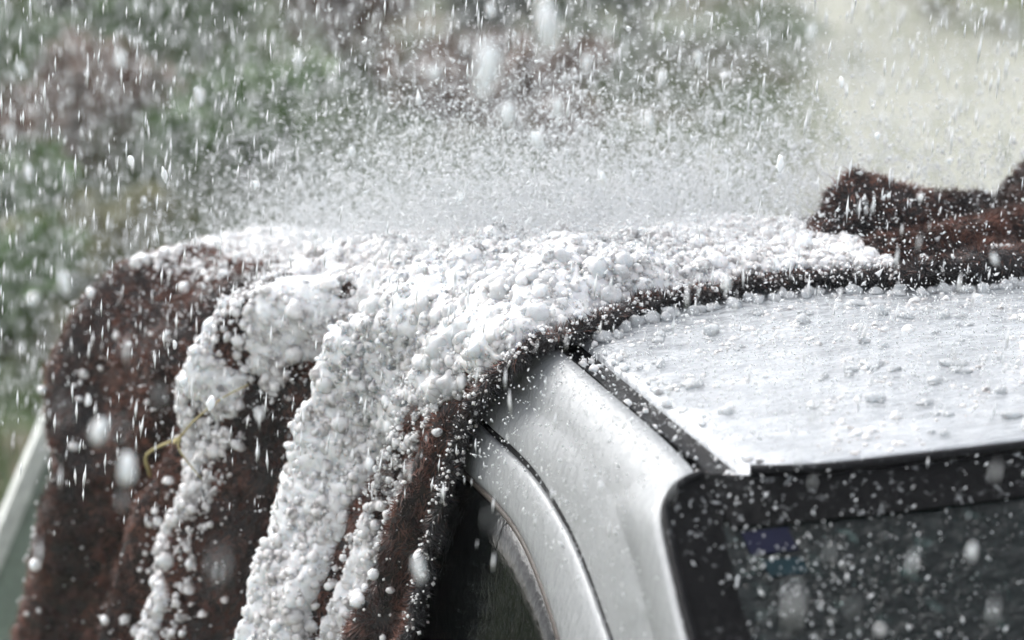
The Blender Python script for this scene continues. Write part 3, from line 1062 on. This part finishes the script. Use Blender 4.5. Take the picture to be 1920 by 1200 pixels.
def hail_points(n, mass_only=None):
    q = rng.uniform(-.66, .60, n); w = rng.uniform(.37, 1.42, n)
    h = hail_h(q, w)
    den = np.maximum(sstep(.003, .010, h) * 1.0, hail_den(q, w))
    ok = rng.random(n) < den
    return q[ok], w[ok], h[ok]
def hail_pos(q, w, h, rad, sink=.62):
    P, Nn = cloth(q, w)
    e = 1e-3
    a = (cloth(q + e, w)[0] - P); b = (cloth(q, w + e)[0] - P)
    n2 = np.cross(a, b); n2 /= np.linalg.norm(n2, axis=1)[:, None] + 1e-9
    n2 = np.where((n2 * Nn).sum(-1, keepdims=True) < 0, -n2, n2)
    n = n2 * .5 + Nn * .5; n /= np.linalg.norm(n, axis=1)[:, None]
    hh = np.maximum(h - .002, .003) + rad * (1 - 2 * sink) + rng.normal(0, .0022, len(q)) + .003 * (h < .004)
    return P + n * hh[:, None]

q, w, h = hail_points(19500)
rad = np.clip(rng.lognormal(math.log(.0056), .36, len(q)), .0026, .0120)
rad = np.where(h < .004, rad * .85, rad)
HP = hail_pos(q, w, h, rad)
RADS = rad.copy()
foc = np.linalg.norm(HP - np.array([-.02, .50, 1.44]), axis=1)
near = foc < .25
print("hail stones", len(q), "near", int(near.sum()))
# the largest, sharpest stones along the hem become single objects, the rest one mass
order = np.argsort(foc - rad * 22)
single = order[:150]
rest = np.ones(len(q), bool); rest[single] = False
sel = rest & near
st1 = stones("loose_hail", HP[sel], rad[sel], VAR2, M["ice_clear"], "loose glassy hailstones bedded in the pile near the blanket's front edge", "hail")
sel = rest & ~near
st2 = stones("hail_cover", HP[sel], rad[sel], VAR1, M["ice"], "loose white hailstones strewn over the rest of the blanket", "hail")
# small stones and half-melted crumbs filling the gaps
VAR0 = variants(1, 6, 500, .35)
q, w, h = hail_points(21000)
ok = (h > .004) | (rng.random(len(q)) < .10)
q, w, h = q[ok], w[ok], h[ok]
rad = rng.uniform(.0018, .0036, len(q))
stones("hail_crumbs", hail_pos(q, w, h, rad, .3), rad, VAR0, M["ice"], "half melted hail crumbs filling the gaps of the heap", "hail")
# fine ice grit caught in the fibres
q = rng.uniform(-.66, .10, 22000); w = rng.uniform(.40, 1.40, 22000)
ok = rng.random(22000) < (.05 + .8 * hail_den(q, w))
q, w = q[ok], w[ok]
rad = rng.uniform(.0010, .0028, len(q))
G = hail_pos(q, w, np.zeros(len(q)), rad, .0)
k_ = rng.integers(0, 150, 1500)
G = np.vstack([G, hp[k_] + rng.normal(0, .006, (1500, 3)) + np.array([0, -.002, .004])]); rad = np.concatenate([rad, rng.uniform(.0010, .0034, 1500)])
OCT = (np.array([(1, 0, 0), (-1, 0, 0), (0, 1, 0), (0, -1, 0), (0, 0, 1), (0, 0, -1.)]), np.array([(0, 2, 4), (2, 1, 4), (1, 3, 4), (3, 0, 4), (2, 0, 5), (1, 2, 5), (3, 1, 5), (0, 3, 5)]))
stones("ice_grit", G, rad, [OCT], M["ice"], "fine ice grit caught in the wet blanket pile", "hail")

HM = [np_mesh("hailstone", V, F) for V, F in VAR2]
HMc, HMw = [], []
for me in HM:
    c = me.copy(); c.materials.append(M["ice_clear"]); HMc.append(c)
    c = me.copy(); c.materials.append(M["ice_wet"]); HMw.append(c)
    me.materials.append(M["ice"])
def hailstone(p, r, label, group, clear=False, flat=1.0, tall=False):
    o = bpy.data.objects.new("hailstone", random.choice((HM, HMc, HMw)[int(clear)]))
    o.location = p
    o.scale = (r, r, r * flat)
    o.rotation_euler = (random.uniform(0, 6.3), random.uniform(0, 6.3), random.uniform(0, 6.3)) if flat == 1.0 else (0, 0, random.uniform(0, 6.3))
    if tall:
        o.scale = (r * random.uniform(.6, .8), r * random.uniform(.6, .9), r * random.uniform(1.2, 1.7))
        o.rotation_euler = (random.uniform(-.2, .2), random.uniform(-.05, .3), random.uniform(0, 6.3))
    link(o)
    return tag(o, label, "hailstone", group)
for i in single:
    hailstone(HP[i], float(RADS[i]) * 1.12, "milky rounded hailstone in the sharp heap along the blanket's front edge", "hailstones heaped along the blanket's front edge", clear=random.random() < .7)

# hail lying in the water on the open roof
def roof_stone(x, y, r, flat, label, group):
    z = float(roofz(np.float64(x), np.float64(y))) + r * flat * .15
    return hailstone((x, y, z), r, label, group, clear=2, flat=flat)
LAB_R = "small hailstone lying in the water on the open car roof"
k = 0
while k < 78:
    x = random.uniform(.05, .52); y = random.uniform(-.05, .40)
    if noise3(np.array([x, y, 0.]), 13, 7) + random.uniform(-.5, .5) < .0:
        continue
    roof_stone(x, y, random.choice((.005, .006, .007, .009, .012)) * random.uniform(.8, 1.1), random.uniform(.45, .75), LAB_R, "hailstones on the open roof")
    if random.random() < .45:
        roof_stone(x + random.uniform(-.012, .012), y + random.uniform(-.01, .01), random.uniform(.003, .006), .7, LAB_R, "hailstones on the open roof"); k += 1
    k += 1
LAB_H = "hailstone washed up against the underside of the blanket hem on the roof"
for x in np.linspace(.06, .60, 46):
    x = float(x) + random.uniform(-.006, .006)
    y = float(hem(x + .005)) - .018 - .012 * float(sstep(.36, .5, x)) + random.uniform(-.012, .004)
    roof_stone(x, y, random.uniform(.006, .0105), random.uniform(.75, 1.0) if random.random() < .9 else .6, LAB_H, "hailstones washed against the hem")

# slush bits on roof, channel and rail
n = 1700
x = rng.uniform(.0, .6, n); y = rng.uniform(-.06, .42, n)
nz = noise3(np.column_stack([x, y * 1.5, 0 * x]), 20, 17) + .55 * sstep(.1, .42, y) + .75 * sstep(.085, .03, x) + rng.normal(0, .3, n)
ok = (nz > .45) & (y > -.012 - bowk(x)) & (y < np.interp(x, [p[0] for p in HEM][::-1], [p[1] for p in HEM][::-1]) - .01)
x, y = x[ok], y[ok]
r = rng.lognormal(math.log(.0030), .4, len(x))
z = roofz(x, y) - r * .25 - .010 * (x < .034)
stones("roof_slush", np.column_stack([x, y, z]), r, VAR1, M["ice"], "small bits of slush afloat on the wet roof and in its side channel", "slush")

# ------------------------------------------------------------------ straw on the blanket
def on_cloth(q, w, up):
    P, Nn = cloth(np.array([q]), np.array([w]))
    return (P + Nn * up)[0]
straw = empty("grass_stem", tuple(on_cloth(-.318, .902, .03)))
SB = np.array(straw.location)
sp = spline([on_cloth(-.385, .985, .026), on_cloth(-.352, .945, .036), on_cloth(-.322, .905, .048), on_cloth(-.312, .884, .050), on_cloth(-.285, .868, .048), on_cloth(-.25, .85, .046), on_cloth(-.225, .835, .044)], 30)
tube("stalk", sp - SB, np.interp(np.linspace(0, 1, 30), [0, .1, .45, 1], [.0030, .0024, .0016, .0008]), M["straw"], straw, 7)
sp2 = spline([on_cloth(-.314, .884, .050), on_cloth(-.33, .878, .048), on_cloth(-.36, .862, .03)], 12)
tube("blade", sp2 - SB, np.linspace(.0018, .0006, 12), M["straw"], straw, 6)
sp3 = spline([on_cloth(-.320, .900, .047), on_cloth(-.322, .892, .048), on_cloth(-.314, .884, .050)], 12)
tube("sheath", sp3 - SB, .0026, M["straw"], straw, 6)
tag(straw, "bent yellow straw stalk lying across the hail on the blanket flank", "straw")

# ------------------------------------------------------------------ white-edged panel at far left
panel = empty("edged_panel", (-.4, 2.1, 0))
A = np.array([-.315, 2.1, .875]); B = np.array([-.505, 2.1, .47]); d = (B - A) / np.linalg.norm(B - A)
pr = np.array([-d[2], 0, d[0]]); pr = pr if pr[0] > 0 else -pr
PB = np.array([-.4, 2.1, 0])
def slab(name, a, b, wdt, th, mat, off=0.):
    c = [a + pr * off, b + pr * off, b + pr * (off + wdt), a + pr * (off + wdt)]
    V = np.array([p + np.array([0, -th / 2, 0]) for p in c] + [p + np.array([0, th / 2, 0]) for p in c]) - PB
    F = np.array([(0, 1, 2, 3), (7, 6, 5, 4), (0, 4, 5, 1), (1, 5, 6, 2), (2, 6, 7, 3), (3, 7, 4, 0)])
    return obj(name, np_mesh(name, V, F, smooth=False), mat, panel)
B2 = A + d * 1.0
slab("edge_bar", A, B2, .030, .04, M["white_bar"])
slab("pane", A + d * .03, B2, .42, .02, M["green_pane"], .0302)
tag(panel, "grey-green panel with a white slanting edge bar left of the blanket", "panel")

# ------------------------------------------------------------------ hailstones in the air
FALL = [(-0.351, -0.539, 1.974, 0.02), (-0.419, -0.625, 1.967, 0.022), (-0.39, -0.428, 1.927, 0.015), (-0.461, -0.009, 1.833, 0.012), (-0.613, -0.078, 1.878, 0.012), (-0.602, 0.002, 1.777, 0.012), (-0.387, 0.557, 1.632, 0.014), (0.237, 0.356, 1.641, 0.017), (-0.293, 0.141, 1.741, 0.015), (0.212, 0.171, 1.766, 0.009), (-0.225, -0.276, 1.894, 0.013), (-0.136, -0.208, 1.865, 0.011), (-0.07, -0.126, 1.863, 0.012), (-0.609, -0.343, 1.673, 0.022), (-0.593, -0.355, 1.647, 0.024), (-0.405, 0.403, 1.452, 0.015), (-0.38, 0.391, 1.43, 0.016), (-0.41, 0.416, 1.488, 0.013), (-0.632, -0.214, 1.735, 0.015), (-0.608, -0.214, 1.745, 0.015), (-0.336, 0.345, 1.667, 0.01), (-0.42, 0.567, 1.649, 0.01), (-0.544, 0.134, 1.534, 0.011), (-0.148, -0.211, 1.83, 0.013), (-0.26, -0.081, 1.748, 0.012), (-0.247, -0.275, 1.863, 0.014), (-0.313, -0.356, 1.878, 0.016), (0.24, 0.145, 1.716, 0.009), (0.252, 0.022, 1.718, 0.008), (-0.017, -0.053, 1.796, 0.009), (-0.231, -0.182, 1.817, 0.013), (-0.079, 0.065, 1.717, 0.01), (-0.284, 0.32, 1.618, 0.009), (-0.478, 0.173, 1.704, 0.01), (-0.378, 0.34, 1.612, 0.011), (-0.637, -0.183, 1.852, 0.012), (-0.029, -0.249, 1.902, 0.011), (-0.062, -0.176, 1.683, 0.012), (0.133, -0.269, 1.71, 0.01), (-0.404, -0.427, 1.576, 0.016), (0.179, -0.058, 1.708, 0.009), (-0.258, -0.152, 1.915, 0.01), (-0.404, -0.117, 1.88, 0.013), (-0.555, -0.185, 1.902, 0.013), (-0.027, -0.532, 1.579, 0.01), (-0.113, -0.562, 1.544, 0.01), (-0.311, -0.024, 1.535, 0.011), (-0.305, 0.06, 1.47, 0.01)]
FLAB = {0: "biggest out-of-focus hailstone falling at the top centre of the picture", 1: "big soft hailstone falling just lower left of the biggest one at top centre",
        2: "soft hailstone falling left of the two big ones at top centre", 6: "sharp round hailstone falling above the blanket's left shoulder",
        7: "sharp round hailstone falling left of and above the gathered dark fold", 8: "soft hailstone falling over the scrub, left of centre",
        13: "upper of two big soft hailstones in front of the brown blanket flank", 14: "lower of two big soft hailstones in front of the brown blanket flank",
        15: "white hailstone dropping past the flank, upper left of the straw stalk", 16: "white hailstone dropping past the flank, just above the straw stalk",
        18: "left of two soft hailstones falling beside the blanket's left end", 19: "right of two soft hailstones falling beside the blanket's left end",
        39: "soft hailstone falling in front of the hem beside the side window", 44: "hailstone falling in front of the windshield towards the right edge",
        45: "hailstone falling low in front of the windshield, near the bottom edge"}
for i, (fx, fy, fz, r) in enumerate(FALL):
    hailstone((fx, fy, fz), r * .38, FLAB.get(i, "small white hailstone in mid-air, falling through the spray"), "falling hailstones", tall=True)

# ------------------------------------------------------------------ rain and splash
SPN = (np.array([(1, 0, .1), (-.5, .87, .1), (-.5, -.87, .1), (0, 0, 1.), (0, 0, -.8)]), np.array([(0, 1, 3), (1, 2, 3), (2, 0, 3), (1, 0, 4), (2, 1, 4), (0, 2, 4)]))
TET = (np.array([(1, 0, -.4), (-.5, .87, -.4), (-.5, -.87, -.4), (0, 0, 1.)]), np.array([(0, 1, 3), (1, 2, 3), (2, 0, 3), (0, 2, 1)]))
def drops(name, P, wid, leng, axis, label, shape=SPN):
    n = len(P)
    z = axis / np.linalg.norm(axis, axis=1)[:, None]
    x = np.cross(z, np.array([.3, 1, .1])); x /= np.linalg.norm(x, axis=1)[:, None]
    y = np.cross(z, x)
    V, F = shape
    W = P[:, None] + V[None, :, :1] * (x * wid[:, None])[:, None] + V[None, :, 1:2] * (y * wid[:, None])[:, None] + V[None, :, 2:] * (z * leng[:, None])[:, None]
    FF = (F[None] + (np.arange(n) * len(V))[:, None, None]).reshape(-1, 3)
    o = obj(name, np_mesh(name, W.reshape(-1, 3), FF), M["water_drop"], kind="stuff")
    return tag(o, label, "rain")
# falling drops in the squall crossing the yard (a band turned 19 degrees from the car's axis)
n = 78000
v = np.where(rng.random(n) < .007, rng.uniform(1.0, 2.0, n), 2.0 + 5.7 * rng.random(n) ** .7); u = rng.uniform(-1, 1, n) * (.35 + .22 * v)
ca, sa = math.cos(R(19)), math.sin(R(19))
P = np.column_stack([-.85 + u * ca + v * sa, -1.93 - u * sa + v * ca, 2.35 - rng.random(n) * (.35 + .30 * v)])
wid = rng.lognormal(math.log(.0010), .42, n)
wid = np.minimum(wid, .0019) * (1 + .09 * np.maximum(0, v - 2.6))
leng = wid * rng.uniform(5.0, 9.5, n)
ax = np.column_stack([rng.normal(.07, .05, n), rng.normal(0, .05, n), np.ones(n)])
drops("rain", P, wid, leng, ax, "rain and fine hail falling across the yard")
# splash thrown up from the blanket and roof
n = 125000
q = np.concatenate([rng.uniform(-.25, .9, 30000), rng.normal(.16, .22, n - 30000)]); w = np.concatenate([rng.uniform(.38, 1.35, 30000), rng.normal(.85, .2, n - 30000)])
ok = (rng.random(n) < np.where(w < .58, .22, 1)) & (rng.random(n) < np.where(q < -.04, .2, 1)) & (w > .4)
q, w = q[ok], w[ok]; n = len(q)
P0, N0 = cover(q, w)
hgt = rng.exponential(.045, n) * np.where(w > .6, 1.3, .35)
P = P0 + np.array([0, 0, 1.]) * hgt[:, None] + N0 * .02 + rng.normal(0, .02, (n, 3))
wid = rng.lognormal(math.log(.0009), .5, n)
leng = wid * rng.uniform(1.0, 2.2, n)
ax = np.column_stack([rng.normal(0, .7, n), rng.normal(0, .4, n), np.abs(rng.normal(.6, .5, n))])
drops("splash", P, wid, leng, ax, "spray of droplets bouncing off the hail-covered blanket", TET)
n = 9000
x = rng.uniform(-.12, .55, n); y = np.concatenate([rng.uniform(-.30, .45, 5000), rng.uniform(-.34, -.03, 4000)]); y = np.where((y < -.03) & (rng.random(n) < .45), y + .35, y)
zz = np.where(y > -.02, roofz(np.maximum(x, 0), np.maximum(y, 0)), 1.44 + (y + .03) * .577) - .9 * np.maximum(0, -x)
hg = rng.exponential(.02, n)
P = np.column_stack([x, y, zz + .004 + hg])
wid = rng.lognormal(math.log(.0008), .4, n); leng = wid * rng.uniform(1, 3, n)
ax = np.column_stack([rng.normal(0, .6, n), rng.normal(0, .6, n), np.ones(n) * .6])
drops("roof_splash", P, wid, leng, ax, "droplets splashing up from the wet roof, pillar and windshield")

# ------------------------------------------------------------------ wet air
hm = boxmesh("haze", (-112, -112, -1), (112, 112, 3.6), 0)
hz = bpy.data.objects.new("haze", hm)
link(hz)
m = bpy.data.materials.new("wet_air"); m.use_nodes = True
m.node_tree.nodes.clear()
o_ = m.node_tree.nodes.new("ShaderNodeOutputMaterial"); v_ = m.node_tree.nodes.new("ShaderNodeVolumePrincipled")
v_.inputs["Color"].default_value = (.95, .96, .96, 1)
v_.inputs["Density"].default_value = .0018
v_.inputs["Anisotropy"].default_value = 0.0
m.node_tree.links.new(v_.outputs[0], o_.inputs["Volume"])
hm.materials.append(m)
tag(hz, "pale rain haze hanging in the air over the yard", "haze", kind="stuff")
